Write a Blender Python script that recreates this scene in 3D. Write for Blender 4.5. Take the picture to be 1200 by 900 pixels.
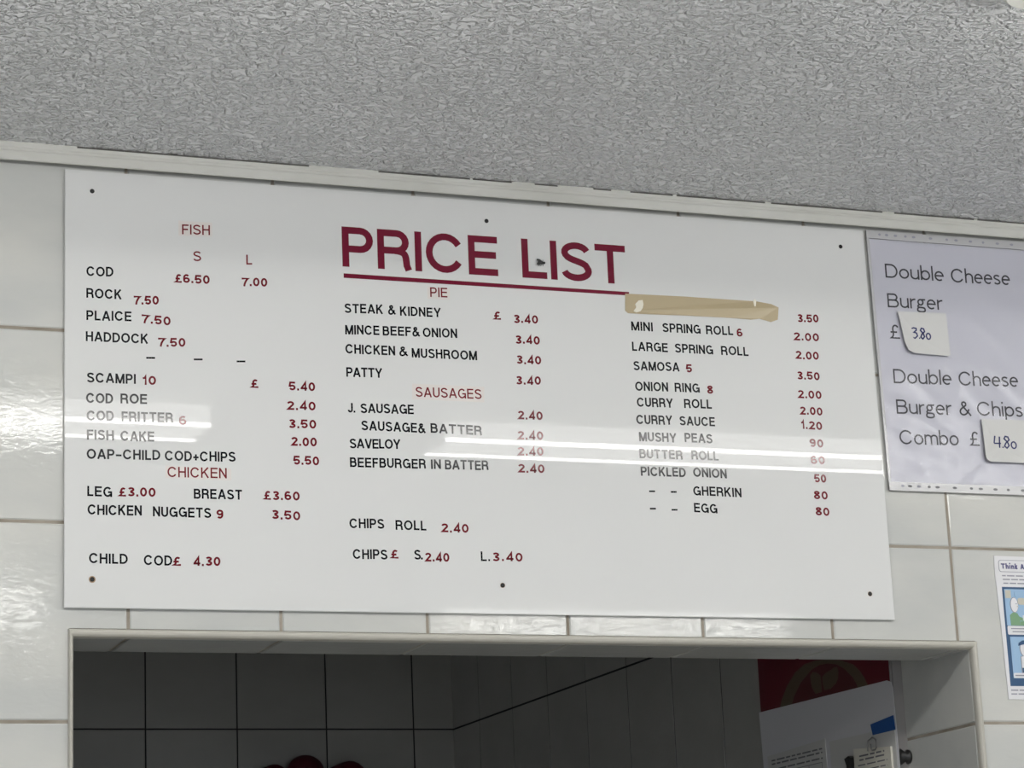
import bpy, bmesh, math, random
from mathutils import Vector, Matrix
for o in list(bpy.data.objects): bpy.data.objects.remove(o, do_unlink=True)
SC = bpy.context.scene; COL = SC.collection
random.seed(7)

# ---------------------------------------------------------------- camera, light, exposure
cam_d = bpy.data.cameras.new('camera'); cam = bpy.data.objects.new('camera', cam_d); COL.objects.link(cam)
cam_d.sensor_fit = 'HORIZONTAL'; cam_d.sensor_width = 36.0; cam_d.lens = 2983.874 / 1200 * 36; cam_d.clip_start = .05
CR = Vector((0.93595353, -0.34968902, -0.04133483)); CU = Vector((-0.04762799, -0.24202972, 0.96909916)); CF = Vector((0.3488876, 0.90506309, 0.24318356))
cam.matrix_world = Matrix(((CR.x, CU.x, -CF.x, -0.69556), (CR.y, CU.y, -CF.y, -3.21156), (CR.z, CU.z, -CF.z, -0.64859), (0, 0, 0, 1)))
SC.camera = cam
TUBE, FAR_TUBE, OPAL, DAY = 55.0, 45.0, 11.0, 2.4      # radiance of the fluorescent tubes, fill daylight let in by the added windows
w = bpy.data.worlds.new('world'); SC.world = w; w.use_nodes = True
w.node_tree.nodes['Background'].inputs[0].default_value = (.92, .955, 1.0, 1); w.node_tree.nodes['Background'].inputs[1].default_value = DAY
SC.view_settings.view_transform = 'Standard'; SC.view_settings.look = 'None'
SC.view_settings.gamma = 1; SC.view_settings.use_curve_mapping = False
SC.view_settings.exposure = 0.0

# ---------------------------------------------------------------- materials
def mat(name, col, rough=.5, spec=.5, metal=0, coat=0):
    m = bpy.data.materials.new(name); m.use_nodes = True
    b = m.node_tree.nodes['Principled BSDF']
    b.inputs['Base Color'].default_value = (*col, 1); b.inputs['Roughness'].default_value = rough
    b.inputs['Specular IOR Level'].default_value = spec; b.inputs['Metallic'].default_value = metal
    b.inputs['Coat Weight'].default_value = coat
    return m
def N(m, t, **kw):
    n = m.node_tree.nodes.new(t)
    for k, v in kw.items():
        if k in n.inputs.keys(): n.inputs[k].default_value = v
        else: setattr(n, k, v)
    return n
def L(m, a, b): m.node_tree.links.new(a, b)
def bsdf(m): return m.node_tree.nodes['Principled BSDF']
def mottle(m, c1, c2, scale, stretch=(1, 1, 1), rot=(0, 0, 0), detail=4):
    g = N(m, 'ShaderNodeNewGeometry'); mp = N(m, 'ShaderNodeMapping'); mp.inputs['Scale'].default_value = stretch; mp.inputs['Rotation'].default_value = rot
    n = N(m, 'ShaderNodeTexNoise'); n.inputs['Scale'].default_value = scale; n.inputs['Detail'].default_value = detail
    r = N(m, 'ShaderNodeMix', data_type='RGBA'); r.inputs[6].default_value = (*c1, 1); r.inputs[7].default_value = (*c2, 1)
    q = N(m, 'ShaderNodeMapRange'); q.inputs[1].default_value = .35; q.inputs[2].default_value = .65
    L(m, g.outputs['Position'], mp.inputs[0]); L(m, mp.outputs[0], n.inputs['Vector']); L(m, n.outputs['Fac'], q.inputs[0]); L(m, q.outputs[0], r.inputs[0])
    L(m, r.outputs[2], bsdf(m).inputs['Base Color']); return g, mp
def bump(m, src, height_out, strength, dist):
    b = N(m, 'ShaderNodeBump'); b.inputs['Strength'].default_value = strength; b.inputs['Distance'].default_value = dist
    L(m, height_out, b.inputs['Height']); L(m, b.outputs[0], bsdf(m).inputs['Normal']); return b

def tile_material(name, c1, c2, rough, amp):
    m = mat(name, c1, rough, .32)
    g, mp = mottle(m, c1, c2, 9, (1, 1, 1), (0, .7, 0), 5)
    mp.inputs['Scale'].default_value = (.45, 1, 1.1)
    mp2 = N(m, 'ShaderNodeMapping'); mp2.inputs['Rotation'].default_value = (0, .75, 0); mp2.inputs['Scale'].default_value = (.55, 1, 1.25)
    L(m, g.outputs['Position'], mp2.inputs[0])
    n1 = N(m, 'ShaderNodeTexNoise'); n1.inputs['Scale'].default_value = 92; n1.inputs['Detail'].default_value = 1.6; n1.inputs['Distortion'].default_value = .9
    L(m, mp2.outputs[0], n1.inputs['Vector'])
    bump(m, None, n1.outputs['Fac'], 1.0, amp)
    return m
M = {}
M['tile'] = tile_material('glazed_white_tile', (.58, .58, .55), (.505, .515, .50), .06, .00014)
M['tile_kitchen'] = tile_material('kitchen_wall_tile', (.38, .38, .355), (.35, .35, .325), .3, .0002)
M['grout'] = mat('beige_grout', (.40, .345, .275), .9); mottle(M['grout'], (.36, .325, .275), (.22, .19, .15), 14)
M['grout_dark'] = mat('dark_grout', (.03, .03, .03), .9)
M['plaster'] = mat('painted_plaster', (.74, .74, .71), .7)
M['floor'] = mat('floor_tile', (.55, .54, .51), .4)
M['ceil'] = mat('textured_ceiling_paint', (.87, .88, .905), .42)
def ceiling_nodes():
    m = M['ceil']; g = N(m, 'ShaderNodeNewGeometry')
    n1 = N(m, 'ShaderNodeTexNoise'); n1.inputs['Scale'].default_value = 108; n1.inputs['Detail'].default_value = 1.2; n1.inputs['Distortion'].default_value = .7
    L(m, g.outputs['Position'], n1.inputs['Vector'])
    c = N(m, 'ShaderNodeMapRange'); c.inputs[1].default_value = .36; c.inputs[2].default_value = .66
    c.interpolation_type = 'SMOOTHSTEP'; L(m, n1.outputs['Fac'], c.inputs[0])
    bump(m, None, c.outputs[0], 1.0, .0085)
ceiling_nodes()
M['trimp'] = mat('cream_plastic_trim', (.46, .445, .395), .35)
M['cove'] = mat('white_gloss_cove', (.56, .56, .53), .4); mottle(M['cove'], (.60, .60, .57), (.52, .52, .485), 22, (.3, 1, 1))
M['gap_shade'] = mat('gap_shade_and_dirt', (.09, .085, .08), .8)
M['board'] = mat('white_acrylic_board', (.66, .665, .66), .016, .15)
M['k'] = mat('black_vinyl', (.008, .008, .011), .08, .25)
M['d'] = mat('dark_red_vinyl', (.15, .010, .018), .08, .25)
M['h'] = mat('brown_red_vinyl', (.17, .020, .026), .08, .25)
M['title'] = mat('crimson_vinyl', (.155, .008, .027), .08, .25)
M['patch'] = mat('pinkish_backing_film', (.655, .615, .59), .3)
M['screw'] = mat('dark_screw', (.02, .02, .02), .35, metal=.6)
M['tan'] = mat('rusty_plug', (.35, .24, .15), .7)
M['tape'] = mat('brown_parcel_tape', (.42, .345, .215), .28)
M['torn'] = mat('torn_paper', (.75, .72, .62), .8)
M['fly'] = mat('fly_black', (.008, .008, .008), .3)
M['wing'] = mat('fly_wing', (.02, .02, .02), .3)
M['paper'] = mat('office_paper', (.58, .58, .63), .75)
M['tag'] = mat('tag_paper', (.58, .58, .57), .6)
M['ink'] = mat('printer_ink', (.025, .025, .032), .6)
M['pen'] = mat('blue_biro', (.012, .018, .11), .5)
M['white'] = mat('white_enamel', (.75, .75, .73), .35)
M['grey_enamel'] = mat('light_grey_enamel', (.16, .16, .16), .5)
M['fitting'] = mat('white_plastic', (.85, .85, .80), .3)
M['red'] = mat('poster_red', (.13, .004, .013), .55)
M['maroon'] = mat('poster_maroon', (.10, .012, .016), .55)
M['gold'] = mat('poster_gold', (.115, .075, .045), .5)
M['bow'] = mat('red_satin', (.075, .003, .012), .5)
M['sheet'] = mat('white_board_sheet', (.62, .62, .645), .6)
M['form'] = mat('form_paper', (.57, .57, .555), .7)
M['cream'] = mat('receipt_paper', (.70, .68, .60), .7)
M['grey'] = mat('grey_print', (.16, .16, .17), .7)
M['blue'] = mat('blue_sticker', (.014, .085, .30), .5)
M['black'] = mat('black_plastic', (.02, .02, .02), .35)
M['steel'] = mat('steel_wire', (.45, .45, .45), .3, metal=1)
M['navy'] = mat('print_navy', (.022, .075, .17), .5)
M['sky'] = mat('print_sky_blue', (.29, .45, .64), .5)
M['pgreen'] = mat('print_green', (.17, .32, .18), .5)
M['pwhite'] = mat('print_white', (.70, .70, .72), .6)
M['violet'] = mat('print_violet', (.07, .065, .19), .6)
M['beige'] = mat('print_beige', (.52, .50, .42), .6)
M['pgrey'] = mat('print_grey', (.28, .28, .33), .6)
M['strip_shade'] = mat('shaded_plastic_strip', (.27, .26, .255), .4)
M['glove'] = mat('fixture_endcap', (.7, .7, .7), .4)
def emis(name, col, s):
    m = bpy.data.materials.new(name); m.use_nodes = True; nt = m.node_tree; nt.nodes.remove(nt.nodes['Principled BSDF'])
    e = nt.nodes.new('ShaderNodeEmission'); e.inputs[0].default_value = (*col, 1); e.inputs[1].default_value = s
    nt.links.new(e.outputs[0], nt.nodes['Material Output'].inputs[0]); return m
M['tube'] = emis('fluorescent_tube', (1, .985, .94), TUBE)
M['opal'] = emis('opal_diffuser', (1, .985, .95), OPAL)
M['fartube'] = emis('fluorescent_tube_deep', (1, .985, .94), FAR_TUBE)
def film():
    m = bpy.data.materials.new('clear_plastic_film'); m.use_nodes = True; nt = m.node_tree; nt.nodes.remove(nt.nodes['Principled BSDF'])
    t = nt.nodes.new('ShaderNodeBsdfTransparent'); t.inputs[0].default_value = (.97, .97, .98, 1)
    gl = nt.nodes.new('ShaderNodeBsdfGlossy'); gl.inputs['Roughness'].default_value = .2
    fr = nt.nodes.new('ShaderNodeFresnel'); fr.inputs[0].default_value = 1.38
    n = nt.nodes.new('ShaderNodeTexNoise'); n.inputs['Scale'].default_value = 16; n.inputs['Detail'].default_value = 3; n.inputs['Distortion'].default_value = 1.3
    g = nt.nodes.new('ShaderNodeNewGeometry'); b = nt.nodes.new('ShaderNodeBump'); b.inputs['Strength'].default_value = 1; b.inputs['Distance'].default_value = .0009
    nt.links.new(g.outputs['Position'], n.inputs['Vector']); nt.links.new(n.outputs['Fac'], b.inputs['Height'])
    nt.links.new(b.outputs[0], gl.inputs['Normal']); nt.links.new(b.outputs[0], fr.inputs['Normal'])
    x = nt.nodes.new('ShaderNodeMixShader'); nt.links.new(fr.outputs[0], x.inputs[0]); nt.links.new(t.outputs[0], x.inputs[1]); nt.links.new(gl.outputs[0], x.inputs[2])
    nt.links.new(x.outputs[0], nt.nodes['Material Output'].inputs[0]); return m
M['film'] = film()
def pane():
    m = film(); m.name = 'window_glass'; nt = m.node_tree
    for n in [n for n in nt.nodes if n.type in ('BUMP', 'TEX_NOISE', 'NEW_GEOMETRY')]: nt.nodes.remove(n)
    return m
M['pane'] = pane()
M['filmedge'] = mat('milky_plastic_strip', (.47, .47, .48), .2)

# ---------------------------------------------------------------- mesh helpers
def obj(name, bm, mats, parent=None, smooth=False, fix=True):
    if fix: bmesh.ops.recalc_face_normals(bm, faces=bm.faces[:])
    me = bpy.data.meshes.new(name); bm.to_mesh(me); bm.free()
    for m in (mats if isinstance(mats, (list, tuple)) else [mats]): me.materials.append(m)
    if smooth:
        for p in me.polygons: p.use_smooth = True
    o = bpy.data.objects.new(name, me); COL.objects.link(o)
    if parent: o.parent = parent; o.matrix_parent_inverse = Matrix.Translation(-Vector(parent.location))
    return o
def tag(o, label, cat=None, group=None, kind=None):
    o['label'] = label
    if cat: o['category'] = cat
    if group: o['group'] = group
    if kind: o['kind'] = kind
    return o
def struct(name, bm, mats, label=None, smooth=False):
    o = obj(name, bm, mats, smooth=smooth); o['kind'] = 'structure'
    if label: o['label'] = label; 
    return o
def empty(name, loc, label, cat, group=None):
    o = bpy.data.objects.new(name, None); COL.objects.link(o); o.location = loc; o.empty_display_size = .02
    return tag(o, label, cat, group)
def box(bm, x0, x1, y0, y1, z0, z1, mi=0):
    v = [bm.verts.new(p) for p in ((x0,y0,z0),(x1,y0,z0),(x1,y1,z0),(x0,y1,z0),(x0,y0,z1),(x1,y0,z1),(x1,y1,z1),(x0,y1,z1))]
    for f in ((0,3,2,1),(4,5,6,7),(0,1,5,4),(1,2,6,5),(2,3,7,6),(3,0,4,7)):
        bm.faces.new([v[i] for i in f]).material_index = mi
def plate(bm, pts, to3, t0, t1, mi=0, wob=None):
    """polygon pts (2-D) extruded between depths t0 (back) and t1 (front); to3(u, v, t) gives the point"""
    a = [bm.verts.new(to3(u, v, t0)) for u, v in pts]
    b = [bm.verts.new(to3(u, v, t1 + (wob(u, v) if wob else 0))) for u, v in pts]
    n = len(pts)
    fs = [bm.faces.new(a), bm.faces.new(b)] + [bm.faces.new((a[i], a[(i+1) % n], b[(i+1) % n], b[i])) for i in range(n)]
    for f in fs: f.material_index = mi
FW = lambda u, v, t: (u, -t, v)                       # front wall: t is how far in front of the tiles
def rect(x0, x1, z0, z1): return [(x0, z0), (x1, z0), (x1, z1), (x0, z1)]
def rrect(x0, x1, z0, z1, r, n=4):
    out = []
    for cx, cz, a in ((x1-r, z0+r, -90), (x1-r, z1-r, 0), (x0+r, z1-r, 90), (x0+r, z0+r, 180)):
        out += [(cx + r*math.cos(math.radians(a + 90*i/n)), cz + r*math.sin(math.radians(a + 90*i/n))) for i in range(n+1)]
    return out
def disc(cx, cz, rx, rz=None, n=20): return [(cx + rx*math.cos(2*math.pi*i/n), cz + (rz or rx)*math.sin(2*math.pi*i/n)) for i in range(n)]
def tube(bm, pts, r, n=8, mi=0):
    rings = []
    for i, p in enumerate(pts):
        p = Vector(p); d = (Vector(pts[min(i+1, len(pts)-1)]) - Vector(pts[max(i-1, 0)])).normalized()
        a = d.cross(Vector((0, 0, 1)) if abs(d.z) < .9 else Vector((0, 1, 0))).normalized(); b = d.cross(a)
        rr = r[i] if isinstance(r, (list, tuple)) else r
        rings.append([bm.verts.new(p + a*rr*math.cos(2*math.pi*k/n) + b*rr*math.sin(2*math.pi*k/n)) for k in range(n)])
    for A, B in zip(rings, rings[1:]):
        for k in range(n): bm.faces.new((A[k], A[(k+1) % n], B[(k+1) % n], B[k])).material_index = mi
    bm.faces.new(rings[0]).material_index = mi; bm.faces.new(rings[-1]).material_index = mi
def ball(bm, c, rx, ry, rz, seg=20, rings=12):
    r = bmesh.ops.create_uvsphere(bm, u_segments=seg, v_segments=rings, radius=1)
    bmesh.ops.transform(bm, matrix=Matrix.Translation(c) @ Matrix.Diagonal((rx, ry, rz, 1)), verts=r['verts'])
def tiles(bm, us, vs, to3, hole=None, g=.0021, bev=.0016, dep=.0014, mi=1):
    """glazed tiles with rounded-off edges between joint lines us, vs; hole = (u0, u1, v0, v1) is cut out of them"""
    def cell(a, b, c, d, e):       # e: bevel per edge (l, r, b, t)
        if b-a < .004 or d-c < .004: return
        o = [bm.verts.new(to3(u, v, dep*-1)) for u, v in ((a, c), (b, c), (b, d), (a, d))]
        i = [bm.verts.new(to3(u, v, 0)) for u, v in ((a+bev*e[0], c+bev*e[2]), (b-bev*e[1], c+bev*e[2]), (b-bev*e[1], d-bev*e[3]), (a+bev*e[0], d-bev*e[3]))]
        bm.faces.new(i).material_index = mi
        for k in range(4): bm.faces.new((o[k], o[(k+1) % 4], i[(k+1) % 4], i[k])).material_index = mi
    for a, b in zip(us, us[1:]):
        for c, d in zip(vs, vs[1:]):
            A, B, C_, D_ = a+g, b-g, c+g, d-g
            if not hole or B <= hole[0] or A >= hole[1] or D_ <= hole[2] or C_ >= hole[3]: cell(A, B, C_, D_, (1, 1, 1, 1)); continue
            h0, h1, h2, h3 = hole
            if D_ > h3:
                cell(A, B, h3, D_, (1, 1, 0, 1)); top = h3
            else: top = D_
            if C_ < h2: cell(A, B, C_, h2, (1, 1, 1, 0))
            lo = max(C_, h2)
            if A < h0: cell(A, h0, lo, top, (1, 0, 1 if C_ >= h2 else 0, 0 if D_ > h3 else 1))
            if B > h1: cell(h1, B, lo, top, (0, 1, 1 if C_ >= h2 else 0, 0 if D_ > h3 else 1))

# ---------------------------------------------------------------- writing: letters drawn as strokes (cap height 1)
def arc(cx, cy, rx, ry, a0, a1, n=None):
    n = n or max(4, int(abs(a1-a0)/14))
    return [(cx + rx*math.cos(math.radians(a0 + (a1-a0)*i/n)), cy + ry*math.sin(math.radians(a0 + (a1-a0)*i/n))) for i in range(n+1)]
def bez(p0, p1, p2, p3, n=8):
    return [tuple((1-t)**3*a + 3*(1-t)**2*t*b + 3*(1-t)*t*t*c + t**3*e for a, b, c, e in zip(p0, p1, p2, p3)) for t in [i/n for i in range(n+1)]]
def glyph(ch, h, wide=1.0):
    """(ink width, strokes); h = half the stroke weight"""
    t = 1-h
    def E(w): return arc(w/2, .5, w/2-h, .5-h, 0, 360, 26)[:-1] + [(w-h, .5)]
    if ch == 'A': w = .92; return w, [[(h*.9, 0), (w/2-h*.4, 1-h), (w/2+h*.4, 1-h), (w-h*.9, 0)], [(w*.2, .30), (w*.8, .30)]]
    if ch == 'B': w = .78; r = (t-.53)/2; r2 = (.53-h)/2; return w, [[(h, 0), (h, 1)], [(h, t), (w-.06-h-r, t)] + arc(w-.06-h-r, t-r, r, r, 90, -90, 8) + [(h*1.9, .53)], [(w-h-r2, .53)] + arc(w-h-r2, .53-r2, r2, r2, 90, -90, 8) + [(h*1.9, h)]]
    if ch == 'C': w = .96; return w, [arc(w/2, .5, w/2-h, .5-h, 31, 329, 22)]
    if ch == 'D': w = .84; rx = .40; return w, [[(h, .5), (h, t), (w-h-rx, t)] + arc(w-h-rx, .5, rx, .5-h, 90, -90, 14) + [(h, h), (h, .5)]]
    if ch == 'E': w = .74; return w, [[(w, t), (h, t), (h, h), (w, h)], [(h, .52), (w-.04, .52)]]
    if ch == 'F': w = .68; return w, [[(w, t), (h, t), (h, 0)], [(h, .50), (w-.06, .50)]]
    if ch == 'G': w = .93; return w, [arc(w/2, .5, w/2-h, .5-h, 42, 325, 20), [(w*.54, .47), (w-h, .47), (w-h, 0)]]
    if ch == 'H': w = .80; return w, [[(h, 0), (h, 1)], [(w-h, 0), (w-h, 1)], [(h, .52), (w-h, .52)]]
    if ch == 'I': return 2*h, [[(h, 0), (h, 1)]]
    if ch == 'J': w = .60; return w, [[(w-h, 1), (w-h, .30)] + arc(w/2, .28, w/2-h, .28-h, 0, -180, 10)]
    if ch == 'K': w = .84; return w, [[(h, 0), (h, 1)], [(w-h*1.4, 1), (h, .36)], [(w*.40, .58), (w-h*1.2, 0)]]
    if ch == 'L': w = .64; return w, [[(h, 1), (h, h), (w, h)]]
    if ch == 'M': w = .98; return w, [[(h, 0), (h, 1)], [(w-h, 0), (w-h, 1)], [(h*1.25, 1-h*.5), (w/2-h*.3, h), (w/2+h*.3, h), (w-h*1.25, 1-h*.5)]]
    if ch == 'N': w = .80; return w, [[(h, 0), (h, 1)], [(w-h, 0), (w-h, 1)], [(h*1.1, 1-h*.8), (w-h*1.1, h*.8)]]
    if ch == 'O': w = .98; return w, [E(w)]
    if ch == 'P': w = .76; r = (t-.45)/2; return w, [[(h, 0), (h, t), (w-h-r, t)] + arc(w-h-r, t-r, r, r, 90, -90, 10) + [(h*1.9, .45)]]
    if ch == 'R': w = .82; r = (t-.48)/2; return w, [[(h, 0), (h, t), (w-.04-h-r, t)] + arc(w-.04-h-r, t-r, r, r, 90, -90, 10) + [(h*1.9, .48)], bez((w*.5, .48), (w*.86, .46), (w*.84, .40), (w*.87, .12)) + [(w-h*.7, 0)]]
    if ch == 'S': w = .80; return w, [arc(w/2, .735, w/2-h-.02, .265-h, 14, 200, 12) + bez((h+.05, .66), (h+.12, .52), (w-h-.10, .52), (w-h-.025, .36))[1:-1] + arc(w/2, .27, w/2-h, .27-h, 12, -170, 13)]
    if ch == 'T': w = .80; return w, [[(0, t), (w, t)], [(w/2, 0), (w/2, t)]]
    if ch == 'U': w = .78; return w, [[(h, 1), (h, .36)] + arc(w/2, .36, w/2-h, .36-h, 180, 360, 12) + [(w-h, 1)]]
    if ch == 'V': w = .88; return w, [[(h*.9, 1), (w/2-h*.4, h), (w/2+h*.4, h), (w-h*.9, 1)]]
    if ch == 'Y': w = .88; return w, [[(h*.9, 1), (w/2, .42), (w-h*.9, 1)], [(w/2, .44), (w/2, 0)]]
    if ch == '.': return 2.2*h, [[(1.1*h, 0), (1.1*h, 2.2*h)]]
    if ch == '–': w = .62; return w, [[(0, .42), (w, .42)]]
    if ch == '_': w = .8; return w, [[(0, .10), (w, .10)]]
    if ch == '+': w = .62; return w, [[(0, .36), (w, .36)], [(w/2, .05), (w/2, .67)]]
    if ch == '&': w = .86; return w, [[(w, 0)] + bez((w*.98, .02), (w*.5, .5), (w*.25, .68), (w*.25, .82), 6) + arc(w*.43, .80, w*.18, t-.80, 180, 0, 8), bez((w*.61, .79), (w*.6, .62), (h, .52), (h, .27), 8) + bez((h, .27), (h, -.02), (w*.62, -.10), (w*.85, .46), 10)]
    W = .66*wide
    if ch == '0': return W, [E(W)]
    if ch == '1': w = .34*wide; return w, [[(w-h, 0), (w-h, 1-h*.3), (w*.5, .78), (0, .74)]]
    if ch == '2': return W, [arc(W/2, .70, W/2-h, .30-h, 168, -28, 12) + [(h*1.2, h), (W, h)]]
    if ch == '3': return W, [arc(W/2, .745, W/2-h-.02, .255-h, 160, -75, 11) + [(W*.4, .52)], [(W*.4, .52)] + arc(W/2, .27, W/2-h, .27-h, 78, -162, 13)]
    if ch == '4': return W, [[(W*.74, 0), (W*.74, 1-h*.6), (h, .28), (h, .26), (W, .26)]]
    if ch == '5': return W, [[(W-.04, t), (W*.2, t), (W*.10, .50)] + arc(W/2, .33, W/2-h, .33-h, 140, -158, 15)]
    if ch == '6': return W, [arc(W/2, .32, W/2-h, .32-h, 90, 450, 18), arc(W/2, .60, W/2-h, .40-h, 40, 180, 9) + [(h, .36)]]
    if ch == '9': return W, [arc(W/2, .68, W/2-h, .32-h, 90, 450, 18), arc(W/2, .40, W/2-h, .40-h, 220, 360, 9) + [(W-h, .64)]]
    if ch == '7': return W, [[(0, t), (W-h*.4, t), (W-h*.6, .88)] + bez((W*.88, .86), (W*.55, .56), (W*.42, .3), (W*.38, 0), 6)]
    if ch == '8': return W, [arc(W/2, .755, W/2-h-.03, .245-h, 90, 450, 16), arc(W/2, .28, W/2-h, .28-h, 90, 450, 18)]
    if ch == '£': w = .68; return w, [arc(w*.56, .73, w*.30-h*.3, .27-h, 20, 180, 8) + bez((w*.26, .70), (w*.26, .5), (w*.46, .2), (.02, h), 7) + [(w, h)], [(0, .47), (w*.72, .47)]]
    X = .72                                                            # lower case, x-height .72 of the capitals
    if ch in 'oecsurnmdbgphilkT':
        if ch == 'o': w = .68; return w, [arc(w/2, X/2, w/2-h, X/2-h, 0, 360, 20)]
        if ch == 'e': w = .64; return w, [[(h, X*.53), (w-h, X*.53)] + arc(w/2, X/2, w/2-h, X/2-h, 8, 310, 18)]
        if ch == 's': w = .52; return w, [arc(w/2, X*.735, w/2-h-.01, X*.265-h, 25, 200, 9) + bez((h+.03, X*.66), (h+.1, X*.52), (w-h-.08, X*.52), (w-h-.02, X*.36))[1:-1] + arc(w/2, X*.27, w/2-h, X*.27-h, 12, -155, 10)]
        if ch == 'u': w = .60; return w, [[(h, X), (h, .28)] + arc(w/2, .28, w/2-h, .28-h, 180, 360, 10), [(w-h, 0), (w-h, X)]]
        if ch == 'r': w = .36; return w, [[(h, 0), (h, X)], [(h, X*.58)] + arc(w, X*.58, w-h, X*.42-h, 165, 85, 6)]
        if ch == 'n': w = .60; return w, [[(h, 0), (h, X)], arc(w/2, X-.28, w/2-h, .28-h, 180, 0, 10) + [(w-h, 0)]]
        if ch == 'm': w = .98; q = w/2; return w, [[(h, 0), (h, X)], arc((h+q)/2, X-.24, (q-h)/2, .24-h, 180, 0, 9) + [(q, 0)], arc((w-h+q)/2, X-.24, (w-h-q)/2, .24-h, 180, 0, 9) + [(w-h, 0)]]
        if ch == 'd': w = .66; return w, [arc(w/2, X/2, w/2-h, X/2-h, 0, 360, 20), [(w-h, 0), (w-h, 1.06)]]
        if ch == 'b': w = .66; return w, [arc(w/2, X/2, w/2-h, X/2-h, 0, 360, 20), [(h, 0), (h, 1.06)]]
        if ch == 'p': w = .66; return w, [arc(w/2, X/2, w/2-h, X/2-h, 0, 360, 20), [(h, -.28), (h, X)]]
        if ch == 'g': w = .62; return w, [arc(w*.46, X*.66, w*.36-h, X*.34-h, 0, 360, 18), [(w*.6, X-h), (w, X-h)], bez((w*.24, X*.40), (h, X*.26), (w*.1, .11), (w*.4, .10), 6) + bez((w*.4, .10), (w*.9, .10), (w-h, .04), (w-h, -.08), 6) + arc(w/2, -.10, w/2-h, .17-h, 0, -180, 9) + bez((h, -.10), (h, .0), (w*.1, .06), (w*.25, .10), 4)]
        if ch == 'h': w = .60; return w, [[(h, 0), (h, 1.06)], arc(w/2, X-.28, w/2-h, .28-h, 180, 0, 10) + [(w-h, 0)]]
        if ch == 'i': return 2.3*h, [[(1.15*h, 0), (1.15*h, X)], [(1.15*h, .90), (1.15*h, .90+2.2*h)]]
        if ch == 'l': return 2*h, [[(h, 0), (h, 1.06)]]
        if ch == 'k': w = .56; return w, [[(h, 0), (h, 1.06)], [(w-h, X), (h, .28)], [(w*.38, .46), (w-h, 0)]]
    return .5, []
def ribbon(bm, pts, hw, f3, t0, t1, closed=False):
    """a flat stroke of half width hw along pts, with mitred corners, t1 in front of t0"""
    P = [Vector(p) for p in pts]; Q = [P[0]]
    for p in P[1:]:
        if (p-Q[-1]).length > 1e-6: Q.append(p)
    P = Q
    if len(P) < 2: return
    closed = len(P) > 6 and (P[0]-P[-1]).length < 1e-4
    if closed: P = P[:-1]
    n = len(P); Lf, Rt = [], []
    for i in range(n):
        a = P[i]-P[i-1] if (i > 0 or closed) else P[1]-P[0]
        b = P[(i+1) % n]-P[i] if (i < n-1 or closed) else P[-1]-P[-2]
        a, b = a.normalized(), b.normalized(); na, nb = Vector((-a.y, a.x)), Vector((-b.y, b.x))
        m = na+nb
        if m.length < .3: m = na
        m.normalize(); k = hw/max(.38, m.dot(na))
        Lf.append(P[i]+m*k); Rt.append(P[i]-m*k)
    V = [[bm.verts.new(f3(q.x, q.y, t)) for q in S] for S in (Lf, Rt) for t in (t0, t1)]
    for i in range(n if closed else n-1):
        j = (i+1) % n
        bm.faces.new((V[1][i], V[1][j], V[3][j], V[3][i])); bm.faces.new((V[0][i], V[0][j], V[1][j], V[1][i])); bm.faces.new((V[2][i], V[2][j], V[3][j], V[3][i]))
    if not closed:
        for i in (0, n-1): bm.faces.new((V[0][i], V[1][i], V[3][i], V[2][i]))
def write(bm, s, x0, z0, x1, z1, cap, h, t0, t1, wide=1.0, smin=.88, smax=1.15, f3=FW, jig=.0, gap=.16):
    """set the text s on the baseline (x0,z0)-(x1,z1): glyphs stretch a little, the rest goes into the letter spacing"""
    G = [glyph(c, h, wide) for c in s]; W = (x1-x0)/cap; n = len(s)
    ink = sum(g[0] for g in G); nat = ink + gap*(n-1)
    sx = min(smax, max(smin, W/nat)) if n > 1 else min(smax, max(smin, W/max(ink, .2)))
    if s in ('I',): sx = 1
    trk = (W - ink*sx)/(n-1) if n > 1 else 0
    sl = (z1-z0)/(x1-x0) if x1 > x0 else 0; x = 0
    for (gw, st), c in zip(G, s):
        jz = random.uniform(-jig, jig); ja = random.uniform(-jig, jig)*8
        for kk, p in enumerate(st):
            ribbon(bm, [(x0+cap*(x+u*sx - ja*(v-.5)), z0+jz+cap*v+sl*cap*(x+u*sx)) for u, v in p], h*cap, f3, t0, t1 + kk*.00004)
        x += gw*sx+trk

# ---------------------------------------------------------------- the room
PX, PZ, D, DL = .2033, .2566, .21, .12        # DL: the wall is thinner above the opening
FL, CEI = -2.19, .5055
XL, XR, YF = -3.2, 3.6, -5.2
oL, oR, oT, oB = -.078, 1.2487, -.1382, -1.30       # serving opening, outer edge of its plastic trim
iL, iR, iT = -.0710, 1.2390, -.1495                   # inside of the trim
bm = bmesh.new()
y0 = .0014
for a in ((XL, iL, y0, D, FL, CEI), (iR+.0014, XR, y0, D, FL, CEI), (iL, iR+.0014, y0, DL, iT+.0014, CEI), (iL, iR+.0014, y0, D, FL, oB)): box(bm, *a, 0)
us = [k*PX for k in range(-15, 18)]; vs = [k*PZ for k in range(-8, 2)] + [CEI]
tiles(bm, us, vs, lambda u, v, t: (u, -t, v), (oL+.001, oR-.001, oB, oT+.001))
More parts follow.
